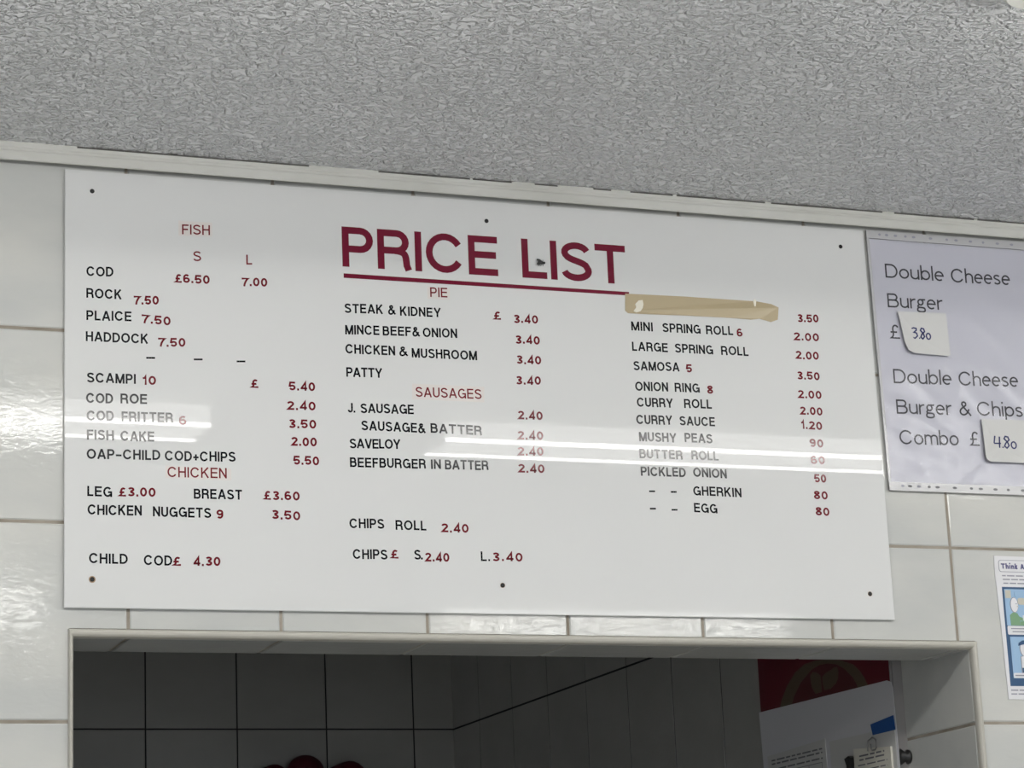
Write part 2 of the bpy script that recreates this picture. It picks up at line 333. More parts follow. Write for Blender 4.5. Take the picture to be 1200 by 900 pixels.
# tiled sides and underside of the opening
tiles(bm, [.004, D], [k*PZ for k in range(-5, 0)] + [.06], lambda u, v, t: (iR - t, u, v))
tiles(bm, [k*PX - .0 for k in range(-1, 8)], [.004, DL], lambda u, v, t: (u, v, iT - t), (iR, 9, -1, 1))
tiles(bm, [.004, D], [k*PZ for k in range(-5, 0)] + [iT], lambda u, v, t: (iL + t, u, v))
struct('wall_front', bm, [M['grout'], M['tile']])
bm = bmesh.new(); box(bm, XL, XR, YF, 4.2, CEI, CEI+.12); struct('ceiling', bm, M['ceil'])
bm = bmesh.new(); box(bm, XL, XR, YF, 4.2, FL-.12, FL); struct('floor', bm, M['floor'])
KY0, KY1, KZ0, KZ1 = .55, 1.75, -.95, -.10          # unseen window added in the left wall to brighten the kitchen
bm = bmesh.new()
for a in ((YF, KY0, FL, CEI), (KY1, 4.2, FL, CEI), (KY0, KY1, FL, KZ0), (KY0, KY1, KZ1, CEI)): box(bm, XL-.12, XL, a[0], a[1], a[2], a[3])
struct('wall_left', bm, M['plaster'])
bm = bmesh.new()
for a in ((KY0, KY0+.04, KZ0, KZ1), (KY1-.04, KY1, KZ0, KZ1), (KY0, KY1, KZ0, KZ0+.04), (KY0, KY1, KZ1-.04, KZ1)): box(bm, XL-.09, XL-.03, a[0], a[1], a[2], a[3])
o = struct('fill_window_2', bm, M['fitting'])
bm = bmesh.new(); box(bm, XL-.064, XL-.058, KY0, KY1, KZ0, KZ1); obj('pane', bm, M['pane'], o)
bm = bmesh.new(); box(bm, XR, XR+.12, YF, 4.2, FL, CEI); struct('wall_right', bm, M['plaster'])
WX0, WX1, WZ0, WZ1 = -2.7, 3.1, -1.5, .15
bm = bmesh.new()
for a in ((XL, WX0, FL, CEI), (WX1, XR, FL, CEI), (WX0, WX1, FL, WZ0), (WX0, WX1, WZ1, CEI)): box(bm, a[0], a[1], YF-.12, YF, a[2], a[3])
struct('wall_back', bm, M['plaster'])

bm = bmesh.new()
for a in ((WX0, WX0+.05, WZ0, WZ1), (WX1-.05, WX1, WZ0, WZ1), (.17, .23, WZ0, WZ1), (WX0, WX1, WZ0, WZ0+.05), (WX0, WX1, WZ1-.05, WZ1)): box(bm, a[0], a[1], YF-.09, YF-.03, a[2], a[3])
o = struct('fill_window_1', bm, M['fitting'])  # unseen shop front window, added to let in fill daylight
bm = bmesh.new(); box(bm, WX0, WX1, YF-.064, YF-.058, WZ0, WZ1); obj('pane', bm, M['pane'], o)

# kitchen behind the opening
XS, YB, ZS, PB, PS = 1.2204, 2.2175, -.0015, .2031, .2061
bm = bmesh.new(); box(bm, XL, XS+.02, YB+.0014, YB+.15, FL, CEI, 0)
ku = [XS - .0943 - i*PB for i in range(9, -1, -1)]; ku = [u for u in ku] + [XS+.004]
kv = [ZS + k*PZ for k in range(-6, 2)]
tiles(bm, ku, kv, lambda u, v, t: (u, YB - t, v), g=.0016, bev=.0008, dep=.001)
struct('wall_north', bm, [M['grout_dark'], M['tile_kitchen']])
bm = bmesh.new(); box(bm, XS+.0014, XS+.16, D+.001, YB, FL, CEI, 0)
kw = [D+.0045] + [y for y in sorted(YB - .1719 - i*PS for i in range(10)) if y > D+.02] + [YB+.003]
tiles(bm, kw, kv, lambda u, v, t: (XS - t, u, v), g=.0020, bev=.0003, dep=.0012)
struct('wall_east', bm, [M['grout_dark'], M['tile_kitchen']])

# cove trim under the ceiling, plastic edge trim round the opening
bm = bmesh.new()
prof = [(-.0172, .4990), (-.0172, .4812), (-.0182, .4800), (-.0195, .4812), (-.0195, .4925), (-.0180, .4945), (-.0180, .4965), (-.0198, .4985), (-.0198, .5030), (-.0002, .5030), (-.0002, .4990)]
a = [bm.verts.new((XL, y, z)) for y, z in prof]; b = [bm.verts.new((XR, y, z)) for y, z in prof]
for i in range(len(prof)): bm.faces.new((a[i], a[(i+1) % len(prof)], b[(i+1) % len(prof)], b[i]))
bm.faces.new(a); bm.faces.new(b)
struct('trim_1', bm, M['cove'])
# shadow gap and dirt line, painted as a dark strip along the top of the cove, patched here and there with white filler
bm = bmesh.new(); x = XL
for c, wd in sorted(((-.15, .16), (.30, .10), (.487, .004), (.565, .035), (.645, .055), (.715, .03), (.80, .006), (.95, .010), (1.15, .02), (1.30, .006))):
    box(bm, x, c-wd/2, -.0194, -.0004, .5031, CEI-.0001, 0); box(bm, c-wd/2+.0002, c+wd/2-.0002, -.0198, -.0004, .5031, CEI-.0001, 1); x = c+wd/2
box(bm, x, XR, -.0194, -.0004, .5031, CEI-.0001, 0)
struct('trim_4', bm, [M['gap_shade'], M['cove']])
bm = bmesh.new()
prof = [(0, -.0013), (0, .0016), (.05, .0036), (.2, .0052), (.4, .0058), (.62, .0052), (.82, .0034), (.95, .0008), (1, -.0022), (1, -.0045), (.93, -.0045), (.93, -.0013)]
WL, WR, WT = iL-oL, oR-iR, oT-iT
ring = [[bm.verts.new((cx + sx*u, -t, cz - sz*u)) for u, t in prof] for cx, cz, sx, sz in ((oL, oB, WL, 0), (oL, oT, WL, WT), (oR, oT, -WR, WT), (oR, oB, -WR, 0))]
for A, B in zip(ring, ring[1:]):
    for i in range(len(prof)): bm.faces.new((A[i], A[(i+1) % len(prof)], B[(i+1) % len(prof)], B[i]))
bm.faces.new(ring[0]); bm.faces.new(ring[-1])
struct('trim_2', bm, M['trimp'])

# ---------------------------------------------------------------- ceiling lights
def strip_light(x0, x1, yc, label, m, md):
    """wrap-around fitting: a steel spine on the ceiling, a glowing opal box below it and a brighter lamp line along each lower edge"""
    t = empty('strip_light', ((x0+x1)/2, yc, CEI), label, 'ceiling light', 'twin lamp ceiling lights')
    b = bmesh.new(); box(b, x0, x1, yc-.035, yc+.035, .4225, CEI-.0002); obj('housing', b, M['white'], t)
    b = bmesh.new(); box(b, x0+.012, x1-.012, yc-.058, yc+.058, .3875, .4224); obj('diffuser', b, md, t)
    for s in (-.0585, .0585):
        b = bmesh.new(); tube(b, [(x0+.012, yc+s, .3868), (x1-.012, yc+s, .3868)], .0042, 10); obj('lamp_line', b, m, t, True)
    for xe in (x0, x1-.012):
        b = bmesh.new(); box(b, xe, xe+.012, yc-.064, yc+.064, .3820, .4300); obj('end_cap', b, M['glove'], t)
strip_light(-1.05, .38, -1.092, 'long white ceiling light glowing in the left half of the board', M['tube'], M['opal'])
strip_light(.80, 2.25, -1.125, 'long white ceiling light glowing in the right half of the board', M['tube'], M['opal'])
strip_light(-.98, .45, -3.05, 'long white ceiling light deep in the shop, glinting on the left tiles', M['fartube'], M['opal'])
strip_light(1.50, 2.55, -3.16, 'long white ceiling light deep in the shop, glinting on tiles below the board', M['fartube'], M['opal'])
t = empty('smoke_detector', (.886, -.866, CEI), 'round white fitting on the textured ceiling, cut off by the photo corner', 'ceiling fitting')
b = bmesh.new()
tube(b, [(.886, -.866, CEI-.0002), (.886, -.866, CEI-.010), (.886, -.866, CEI-.011), (.886, -.866, CEI-.022), (.886, -.866, CEI-.027)], [.052, .052, .047, .046, .040], 40); obj('housing', b, M['fitting'], t)
b = bmesh.new(); tube(b, [(.886, -.866, CEI-.027), (.886, -.866, CEI-.031)], [.014, .012], 20); obj('cap', b, M['white'], t)

# measured layout of the writing and the torn outlines, in metres on their own surfaces
TEXTS=[
["h",[["FISH",0.0742,0.3976,0.1126,0.3992]]],
["h",[["S",0.0892,0.3609,0.1,0.3616]]],
["h",[["L",0.1626,0.361,0.1706,0.3616]]],
["k",[["COD",-0.0551,0.3308,-0.0194,0.332]]],
["d",[["£6.50",0.0646,0.3291,0.1114,0.3304]]],
["d",[["7.00",0.1557,0.3301,0.1913,0.3319]]],
["k",[["ROCK",-0.0552,0.3007,-0.0081,0.3012]]],
["d",[["7.50",0.0079,0.2955,0.0416,0.2968]]],
["k",[["PLAICE",-0.0552,0.2703,0.0047,0.2718]]],
["d",[["7.50",0.0184,0.2703,0.0575,0.2695]]],
["k",[["HADDOCK",-0.0559,0.2415,0.027,0.2426]]],
["d",[["7.50",0.0403,0.2395,0.0772,0.2407]]],
["k",[["SCAMPI",-0.0545,0.1858,0.0099,0.1867]]],
["d",[["10",0.0194,0.1863,0.0373,0.1868]]],
["d",[["£",0.1668,0.1885,0.1762,0.1889]]],
["d",[["5.40",0.2187,0.1883,0.2552,0.1884]]],
["k",[["COD",-0.0556,0.1582,-0.0204,0.159]]],
["k",[["ROE",-0.0103,0.1595,0.0249,0.1604]]],
["d",[["2.40",0.2153,0.1613,0.2554,0.162]]],
["k",[["COD",-0.0548,0.1345,-0.0194,0.1354]]],
["k",[["FRITTER",-0.0088,0.1354,0.0594,0.1365]]],
["d",[["6",0.0677,0.1338,0.0777,0.1342]]],
["d",[["3.50",0.2172,0.1363,0.2556,0.1368]]],
["k",[["FISH",-0.0545,0.1088,-0.0195,0.1094]]],
["k",[["CAKE",-0.0105,0.1094,0.0341,0.1097]]],
["d",[["2.00",0.2202,0.1114,0.2558,0.1125]]],
["k",[["OAP–CHILD",-0.0549,0.0833,0.0419,0.0852]]],
["k",[["COD+CHIPS",0.0482,0.085,0.1433,0.0867]]],
["d",[["5.50",0.2229,0.0862,0.2584,0.0864]]],
["h",[["CHICKEN",0.0515,0.063,0.131,0.0639]]],
["k",[["LEG",-0.0542,0.0341,-0.022,0.034]]],
["d",[["£3.00",-0.0122,0.035,0.0354,0.0362]]],
["k",[["BREAST",0.0865,0.0353,0.1514,0.0358]]],
["d",[["£3.60",0.182,0.0368,0.2304,0.0372]]],
["k",[["CHICKEN",-0.0538,0.0097,0.0168,0.0104]]],
["k",[["NUGGETS",0.0318,0.0097,0.1091,0.0101]]],
["d",[["9",0.1164,0.0092,0.1256,0.0094]]],
["d",[["3.50",0.1912,0.0114,0.2306,0.0106]]],
["k",[["CHILD",-0.0521,-0.0539,-0.0018,-0.0538]]],
["k",[["COD",0.0194,-0.0548,0.0565,-0.0547]]],
["d",[["£",0.0583,-0.0547,0.0682,-0.0544]]],
["d",[["4.30",0.0848,-0.0544,0.1209,-0.0532]]],
["T",[["PRICE",0.2983,0.3673,0.5265,0.3682]]],
["T",[["LIST",0.5628,0.3686,0.7222,0.3687]]],
["h",[["PIE",0.4244,0.3316,0.4495,0.3323]]],
["k",[["STEAK",0.2998,0.3011,0.3549,0.3028]]],
["k",[["&",0.3623,0.3027,0.3726,0.3033]]],
["k",[["KIDNEY",0.3795,0.3019,0.4389,0.3033]]],
["d",[["£",0.5178,0.3042,0.5293,0.3049]]],
["d",[["3.40",0.5466,0.3015,0.5834,0.3024]]],
["k",[["MINCE",0.2999,0.2709,0.3487,0.2725]]],
["k",[["BEEF&",0.3536,0.2724,0.4067,0.2741]]],
["k",[["ONION",0.4117,0.2736,0.4616,0.2744]]],
["d",[["3.40",0.5478,0.2713,0.5846,0.2721]]],
["k",[["CHICKEN",0.2995,0.2437,0.3703,0.2446]]],
["k",[["&",0.3765,0.2445,0.3884,0.2452]]],
["k",[["MUSHROOM",0.3946,0.2434,0.4897,0.2441]]],
["d",[["3.40",0.5482,0.2422,0.5853,0.2429]]],
["k",[["PATTY",0.2999,0.2111,0.3509,0.2122]]],
["d",[["3.40",0.5461,0.2122,0.5835,0.2136]]],
["h",[["SAUSAGES",0.3983,0.1877,0.4941,0.1889]]],
["k",[["J.",0.3006,0.1613,0.311,0.1615]]],
["k",[["SAUSAGE",0.3187,0.1613,0.3947,0.1631]]],
["d",[["2.40",0.5468,0.1626,0.5837,0.1634]]],
["k",[["SAUSAGE&",0.3192,0.1372,0.4102,0.1374]]],
["k",[["BATTER",0.4181,0.1381,0.4925,0.1373]]],
["d",[["2.40",0.5451,0.1334,0.5832,0.1345]]],
["k",[["SAVELOY",0.302,0.1116,0.3738,0.1133]]],
["d",[["2.40",0.5441,0.1111,0.5825,0.1118]]],
["k",[["BEEFBURGER",0.3017,0.0857,0.4093,0.0873]]],
["k",[["IN",0.417,0.0871,0.431,0.0876]]],
["k",[["BATTER",0.4372,0.0875,0.5,0.0886]]],
["d",[["2.40",0.5438,0.0869,0.5829,0.0872]]],
["k",[["CHIPS",0.2987,0.0021,0.3473,0.0023]]],
["k",[["ROLL",0.3635,0.0016,0.4071,0.0017]]],
["d",[["2.40",0.4285,-0.0001,0.4679,0.0003]]],
["k",[["CHIPS",0.3023,-0.0398,0.3505,-0.0395]]],
["d",[["£",0.3562,-0.0385,0.3665,-0.0383]]],
["k",[["S.",0.3887,-0.0386,0.4004,-0.0383]]],
["d",[["2.40",0.4039,-0.0409,0.4385,-0.0404]]],
["k",[["L.",0.484,-0.0386,0.4972,-0.0383]]],
["d",[["3.40",0.5005,-0.0382,0.5449,-0.0375]]],
["d",[["3.50",0.992,0.3286,1.0265,0.3297]]],
["k",[["MINI",0.7259,0.3009,0.7591,0.3011]]],
["k",[["SPRING",0.7746,0.3008,0.8342,0.3016]]],
["k",[["ROLL",0.8432,0.3016,0.8862,0.3024]]],
["d",[["6",0.892,0.3005,0.9011,0.301]]],
["d",[["2.00",0.9837,0.3005,1.0252,0.3011]]],
["k",[["LARGE",0.7255,0.2707,0.7809,0.2715]]],
["k",[["SPRING",0.7923,0.2714,0.8521,0.272]]],
["k",[["ROLL",0.8651,0.2722,0.9087,0.2725]]],
["d",[["2.00",0.9849,0.2722,1.0225,0.2725]]],
["k",[["SAMOSA",0.7261,0.2419,0.7973,0.2439]]],
["d",[["5",0.808,0.2431,0.817,0.2436]]],
["d",[["3.50",0.9848,0.2419,1.0215,0.2419]]],
["k",[["ONION",0.727,0.2123,0.7777,0.2131]]],
["k",[["RING",0.7883,0.2133,0.8271,0.2139]]],
["d",[["8",0.8391,0.2132,0.8482,0.2136]]],
["d",[["2.00",0.984,0.2137,1.0224,0.2137]]],
["k",[["CURRY",0.7283,0.1887,0.7838,0.19]]],
["k",[["ROLL",0.8015,0.1904,0.8448,0.1908]]],
["d",[["2.00",0.9855,0.189,1.0219,0.189]]],
["k",[["CURRY",0.7259,0.1638,0.7813,0.1646]]],
["k",[["SAUCE",0.7929,0.1647,0.848,0.1653]]],
["d",[["1.20",0.986,0.168,1.0197,0.1672]]],
["k",[["MUSHY",0.7288,0.1388,0.786,0.1393]]],
["k",[["PEAS",0.7993,0.1405,0.8424,0.1403]]],
["d",[["90",0.9974,0.1413,1.0195,0.1414]]],
["k",[["BUTTER",0.7279,0.1145,0.7941,0.1148]]],
["k",[["ROLL",0.8083,0.1154,0.8504,0.1151]]],
["d",[["60",0.9972,0.116,1.0202,0.1161]]],
["k",[["PICKLED",0.7285,0.089,0.7974,0.0896]]],
["k",[["ONION",0.8094,0.0904,0.8613,0.0898]]],
["d",[["50",1.0011,0.0893,1.0199,0.0891]]],
["k",[["GHERKIN",0.8077,0.0637,0.8827,0.0632]]],
["d",[["80",0.9982,0.0645,1.0206,0.064]]],
["k",[["EGG",0.8074,0.0391,0.8432,0.0385]]],
["d",[["80",0.9991,0.0404,1.0214,0.0398]]],
["k",[["_",0.0241,0.2215,0.0372,0.2221]]],
["k",[["_",0.0883,0.223,0.1019,0.2237]]],
["k",[["_",0.1469,0.2232,0.1603,0.2239]]],
["k",[["_",0.7394,0.0655,0.748,0.0658]]],
["k",[["_",0.7726,0.0657,0.7814,0.066]]],
["k",[["_",0.7392,0.041,0.7479,0.0413]]],
["k",[["_",0.7723,0.04,0.7811,0.0403]]]]
NOTICE=[["Double",1.1458,0.4072,1.2457,0.4075],["Cheese",1.2581,0.4071,1.3607,0.4088],["Burger",1.1456,0.3611,1.2388,0.3623],["£",1.1467,0.3128,1.162,0.313],["Double",1.1454,0.2444,1.2438,0.2462],["Cheese",1.2559,0.2462,1.3585,0.2489],["Burger",1.1463,0.198,1.2388,0.1998],["&",1.2527,0.2004,1.2719,0.2003],["Chips",1.283,0.2012,1.3617,0.2025],["Combo",1.1474,0.1519,1.247,0.1538],["£",1.2669,0.1543,1.2824,0.1547]]
TAPE=[[0.719,0.3547],[0.8093,0.3561],[0.9275,0.3559],[0.9502,0.3529],[0.9615,0.3482],[0.9589,0.3297],[0.9482,0.3258],[0.9302,0.3297],[0.9163,0.3276],[0.8798,0.3283],[0.812,0.3275],[0.7406,0.3258],[0.7218,0.3259],[0.7176,0.3295]]
TAPESPOT=[[0.7302,0.329],[0.7345,0.3349],[0.7334,0.3399],[0.7391,0.3454],[0.7451,0.3464],[0.7461,0.3401],[0.7444,0.3342],[0.7408,0.3296],[0.7347,0.3273]]
TAG1=[[1.1587,0.3539],[1.1625,0.3311],[1.166,0.3063],[1.1707,0.2947],[1.1804,0.2906],[1.2382,0.2891],[1.2419,0.2906],[1.2409,0.3562]]
TAG2=[[1.2862,0.1949],[1.2864,0.1408],[1.2873,0.133],[1.2925,0.1296],[1.3629,0.13],[1.3655,0.1964]]
LEAF1=[[0.4669,-0.1334],[0.4667,-0.1223],[0.4571,-0.1188],[0.4426,-0.1222],[0.4316,-0.1286],[0.4303,-0.1397],[0.4311,-0.1547],[0.4536,-0.1545],[0.4639,-0.1435]]
LEAF2=[[0.426,-0.1307],[0.4134,-0.1263],[0.3953,-0.124],[0.3832,-0.1217],[0.3731,-0.1224],[0.3702,-0.1317],[0.3731,-0.1408],[0.3815,-0.1477],[0.3999,-0.1534],[0.422,-0.1532],[0.4262,-0.1417]]
RINGO=[[0.5891,-0.1678],[0.5753,-0.1479],[0.552,-0.1277],[0.5191,-0.1101],[0.4839,-0.1018],[0.4444,-0.1019],[0.4033,-0.1062],[0.3607,-0.114],[0.3215,-0.1257],[0.3025,-0.1378],[0.288,-0.1511],[0.2758,-0.1687]]
RINGI=[[0.5432,-0.1665],[0.5293,-0.1487],[0.501,-0.1294],[0.4615,-0.1147],[0.4338,-0.111],[0.4043,-0.1125],[0.3759,-0.1182],[0.3513,-0.1282],[0.3247,-0.1461],[0.3135,-0.1596],[0.3047,-0.1755]]

# ---------------------------------------------------------------- the price board
BT = .006
bd = empty('price_board', (.515, -.002, .185), 'big white price board with black and red stuck-on lettering above the opening', 'sign')
b = bmesh.new(); plate(b, [(-.0841, -.1120), (1.1151, -.1094), (1.1140, .190), (1.1124, .4775), (-.0839, .4775)], FW, .0042, BT)
es = [e for e in b.edges if all(abs(v.co.y + BT) < 1e-6 for v in e.verts)]
bmesh.ops.bevel(b, geom=es, offset=.0008, segments=2, affect='EDGES'); obj('panel', b, M['board'], bd)
for i, (x, z) in enumerate([(-.0474,.4491),(.512,.4484),(1.0724,.4496),(-.0481,-.0749),(.514,-.0712),(1.0773,-.0722)]):
    b = bmesh.new(); r = .0031
    tube(b, [(x, -BT+.001, z), (x, -BT-.0006, z), (x, -BT-.0012, z)], [r, r, r*.6], 16)
    s = obj('screw', b, M['screw'], bd)
    if i in (3, 4, 5):
        b = bmesh.new(); tube(b, [(x, -BT+.001, z), (x, -BT-.0003, z)], [r*(1.45 if i == 3 else 1.15)]*2, 16); obj('screw_collar', b, M['tan'], s)
for p in [[(.0693,.4165),(.1158,.4169),(.1155,.3970),(.0691,.3955)],[(.4208,.3461),(.4534,.3457),(.4528,.3290),(.4202,.3288)],[(.3937,.2061),(.4988,.2064),(.4979,.1845),(.3929,.1838)],[(.0490,.0784),(.1373,.0770),(.1371,.0614),(.0488,.0618)]]:
    b = bmesh.new(); plate(b, p, FW, BT-.0002, BT+.00015); obj('backing_film', b, M['patch'], bd)
STY = {'k': ('item_lettering', 'k', .0134, .091, 1.0, .00025, 'black lettering reading '), 'd': ('price_lettering', 'd', .0121, .108, 1.12, .00035, 'dark red lettering reading '),
       'h': ('heading_lettering', 'h', .0140, .074, 1.0, .0001, 'thin red heading reading '), 'T': ('title_lettering', 'title', .0576, .0855, 1.0, 0, 'large crimson title reading ')}
for st, words in TEXTS:
    nm, mk, cap, h, wide, jig, lab = STY[st]
    b = bmesh.new()
    for s, x0, z0, x1, z1 in words:
        if st == 'T': write(b, s, x0, z0, x1, z1, cap, h, BT-.0002, BT+.0004, 1, .85, 1.3, gap=.10)
        elif st == 'd': write(b, s, x0, z0, x1, z1, cap, h, BT-.0002, BT+.0003, wide, .85, 1.2, jig=jig)
        else: write(b, s, x0, z0, x1, z1, cap, h, BT-.0002, BT+.0003, wide, .85, 1.12, jig=jig)
    o = obj(nm, b, M[mk], bd)
    tx = ' '.join(wd[0] for wd in words).replace('_', 'dash').replace('–', '-')
    o['label'] = lab + tx
b = bmesh.new(); plate(b, [(.2997,.3575),(.2996,.3511),(.7249,.3523),(.7252,.3574)], FW, BT-.0002, BT+.0004); obj('title_underline', b, M['title'], bd)

tp = empty('parcel_tape', (.84, -BT, .341), 'strip of brown parcel tape stuck over the first item right of the title', 'tape')
b = bmesh.new(); plate(b, TAPE, FW, BT, BT+.0009, wob=lambda u, v: .0012*max(0, (u-.93)/.03) if u > .93 else .0004*math.sin(u*60)); obj('strip', b, M['tape'], tp)
b = bmesh.new(); plate(b, TAPESPOT, FW, BT+.0006, BT+.0019); obj('torn_patch', b, M['torn'], tp)
b = bmesh.new(); plate(b, [(.9215,.3555),(.9240,.3590),(.9262,.3562),(.9250,.3490),(.9235,.3445),(.9222,.3500)], FW, BT+.0005, BT+.0016); obj('torn_flap', b, M['torn'], tp)
fx, fz = .5913, .3922
fl = empty('fly', (fx, -BT, fz), 'small black fly on the board inside the L of the title', 'insect')
b = bmesh.new(); ball(b, (fx-.001, -BT-.0024, fz), .0044, .0022, .0026, 14, 8); ball(b, (fx+.0045, -BT-.0022, fz-.0004), .0018, .0016, .0019, 12, 8)
for dx in (-.002, 0, .002):
    for s in (-1, 1): tube(b, [(fx+dx, -BT-.0015, fz), (fx+dx*1.4, -BT-.0022, fz+s*.0032), (fx+dx*1.9, -BT-.0001, fz+s*.0046)], .00035, 5)
obj('body', b, M['fly'], fl, True)
for s in (-1, 1):
    b = bmesh.new(); plate(b, [(fx+.001, fz+s*.0008), (fx-.003, fz+s*.0042), (fx-.0072, fz+s*.0044), (fx-.0075, fz+s*.002), (fx-.003, fz+s*.0006)], FW, BT+.0040, BT+.0043); obj('wing', b, M['wing'], fl)

# ---------------------------------------------------------------- notice in its clear sleeve
SX0, SX1, SZ0, SZ1 = 1.1175, 1.4345, .0815, .4785
def sl(u, v): return u + (SZ1-v)*.0135          # the sleeve hangs a touch askew
sv = empty('plastic_sleeve', (1.27, 0, .28), 'clear punched plastic sleeve on the tiles right of the price board', 'sleeve')
b = bmesh.new(); nu, nv = 60, 76
def wr(u, v):
    e = min((u-SX0)/.03, (SX1-u)/.03, (v-SZ0)/.03, (SZ1-v)/.03, 1)
    return .0052 + max(0, e)*.45*(.0010*math.sin(u*70+v*41+3*math.sin(v*33)) + .0008*math.sin(v*95-u*57+2*math.sin(u*48)) + .0005*math.sin(u*160+v*130)) 
gv = [[b.verts.new((sl(SX0+(SX1-SX0)*i/nu, SZ0+(SZ1-SZ0)*j/nv), -wr(SX0+(SX1-SX0)*i/nu, SZ0+(SZ1-SZ0)*j/nv), SZ0+(SZ1-SZ0)*j/nv)) for i in range(nu+1)] for j in range(nv+1)]
for j in range(nv):
    for i in range(nu): b.faces.new((gv[j][i], gv[j][i+1], gv[j+1][i+1], gv[j+1][i]))
obj('front_film', b, M['film'], sv, True)
for nm, za, zb in (('top_strip', .4665, SZ1), ('bottom_strip', SZ0, .0945)):
    b = bmesh.new(); plate(b, [(sl(SX0, za), za), (sl(SX1, za), za), (sl(SX1, zb), zb), (sl(SX0, zb), zb)], FW, .0040, .0062); s = obj(nm, b, M['filmedge'], sv)
    for k, u in enumerate((.022, .034, .049, .066, .080, .109, .137, .153, .178, .200, .225, .25, .28)):
        b = bmesh.new(); zc_ = (za+zb)/2 + .0006; uu = sl(SX0+u, za)
        plate(b, disc(uu, zc_, (.0030 if k % 3 else .0022)*(1.25 if nm == 'bottom_strip' else 1), .0019, 12), FW, .006, .00635); obj('punched_hole_shade', b, M['pgrey' if nm == 'top_strip' or k in (0, 2) else 'grey'], s)  # flat grey discs painted for the shade in the holes
for nm, ua, ub in (('side_seam', SX0, SX0+.0042), ('side_seam', SX1-.0042, SX1)):
    b = bmesh.new(); plate(b, [(sl(ua, SZ0), SZ0), (sl(ub, SZ0), SZ0), (sl(ub, SZ1), SZ1), (sl(ua, SZ1), SZ1)], FW, .0040, .0058); obj(nm, b, M['filmedge'], sv)
nt_ = empty('paper_notice', (1.27, 0, .28), 'printed Double Cheese Burger notice inside the clear plastic sleeve', 'notice')
b = bmesh.new(); plate(b, [(1.1262, .0948), (1.4310, .0948), (1.4260, .4662), (1.1215, .4662)], FW, .0006, .0034); obj('sheet', b, M['paper'], nt_)
for s, x0, z0, x1, z1 in NOTICE:
    b = bmesh.new(); write(b, s, x0, z0, x1, z1, .0218, .056, .0033, .0037, 1, .7, 1.3, gap=.085); obj('printed_word', b, M['ink'], nt_)['label'] = 'black printed word ' + s
def price_tag(pts, hand, lab, inkx):
    cx = sum(p[0] for p in pts)/len(pts); cz = sum(p[1] for p in pts)/len(pts)
    t = empty('price_tag', (cx, -.007, cz), lab, 'price tag', 'handwritten tags stuck on the notice sleeve')
    b = bmesh.new(); x_ = min(p[0] for p in pts); z_ = min(p[1] for p in pts); z1_ = max(p[1] for p in pts)
    wb = lambda u, v: .0030*max(0, 1-(u-x_)/.03)*max(0, 1-(v-z_)/(z1_-z_)) + .0014*max(0, 1-(v-z_)/.02)
    F = lambda u, v, q: (u, -q, v)
    top = [b.verts.new(F(u, v, .0084+wb(u, v))) for u, v in pts]; bot = [b.verts.new(F(u, v, .0078+wb(u, v)*.9)) for u, v in pts]
    ct = b.verts.new(F(cx, cz, .0084)); cb = b.verts.new(F(cx, cz, .0066)); n = len(pts)
    for i in range(n):
        j = (i+1) % n; b.faces.new((ct, top[i], top[j])); b.faces.new((cb, bot[i], bot[j])); b.faces.new((top[i], bot[i], bot[j], top[j]))
    obj('slip', b, M['tag'], t)
    b = bmesh.new()
    for p in hand: ribbon(b, p, .0010, FW, .0080, .0091)
    o = obj('handwriting', b, M['pen'], t); o['label'] = 'dark blue handwritten ' + inkx
def hw(p, x, z, wd, hh): return [(x+u*wd, z+v*hh) for u, v in p]
h3 = [(.0, .92), (.10, 1), (.24, .95), (.24, .78), (.10, .58), (.24, .52), (.28, .25), (.14, .02), (.0, .08)]
h8 = [(.64, .95), (.52, 1), (.46, .80), (.60, .52), (.66, .22), (.56, .0), (.46, .16), (.52, .42), (.68, .70), (.64, .95)]
h0 = arc(.87, .28, .11, .28, 0, 360, 14)
hd = [(.36, .05), (.41, .05)]
h4 = [(.06, 1), (.0, .42), (.02, .36), (.30, .38)]; h4b = [(.26, .95), (.23, .0)]
price_tag(TAG1, [hw(p, 1.1800, .3136, .0315, .0165) for p in (h3, h8, h0, hd)], 'small white paper tag with 3.80 handwritten on it, on the sleeve', '3.80')
price_tag(TAG2, [hw(p, 1.3040, .1519, .0385, .0180) for p in (h4, h4b, h8, h0, hd)], 'small white paper tag with 4.80 handwritten on it, on the sleeve', '4.80')

# ---------------------------------------------------------------- cartoon advice poster at the right edge
po = empty('advice_poster', (1.366, 0, -.117), 'small white and blue cartoon poster on the tiles below the clear sleeve', 'poster')
b = bmesh.new(); PTS = [(1.2946, -.2222), (1.4380, -.2245), (1.4340, -.0120), (1.2907, -.0105), (1.2900, -.0400), (1.2908, -.0597), (1.2926, -.1147)]
plate(b, PTS, FW, .0004, .0016); obj('sheet', b, M['pwhite'], po)
def pr(nm, pts, m, lvl, par=po):
    b = bmesh.new(); plate(b, pts, FW, .0010, .0016 + lvl*.0003); return obj(nm, b, M[m], par)
pr('title_frame', rrect(1.2972, 1.4280, -.0345, -.0165, .004), 'pgrey', 1); pr('title_box', rrect(1.2980, 1.4272, -.0337, -.0173, .0035), 'pwhite', 2)
b = bmesh.new(); write(b, 'Think', 1.3010, -.0296, 1.3290, -.0299, .0078, .115, .0015, .0026, 1, .6, 1.2, gap=.14); write(b, 'A', 1.3338, -.0299, 1.3400, -.0299, .0078, .115, .0015, .0026, 1, .6, 1.2); obj('title_lettering', b, M['violet'], po)
for k, z in enumerate((-.0400, -.0455, -.0512)):
    b = bmesh.new(); u = 1.3018 + .0006*k
    while u < 1.42:
        q = random.uniform(.006, .014); plate(b, rect(u, u+q, z-.0009, z+.0009), FW, .0010, .0019); u += q+.0022
    obj('small_print', b, M['pgrey'], po)
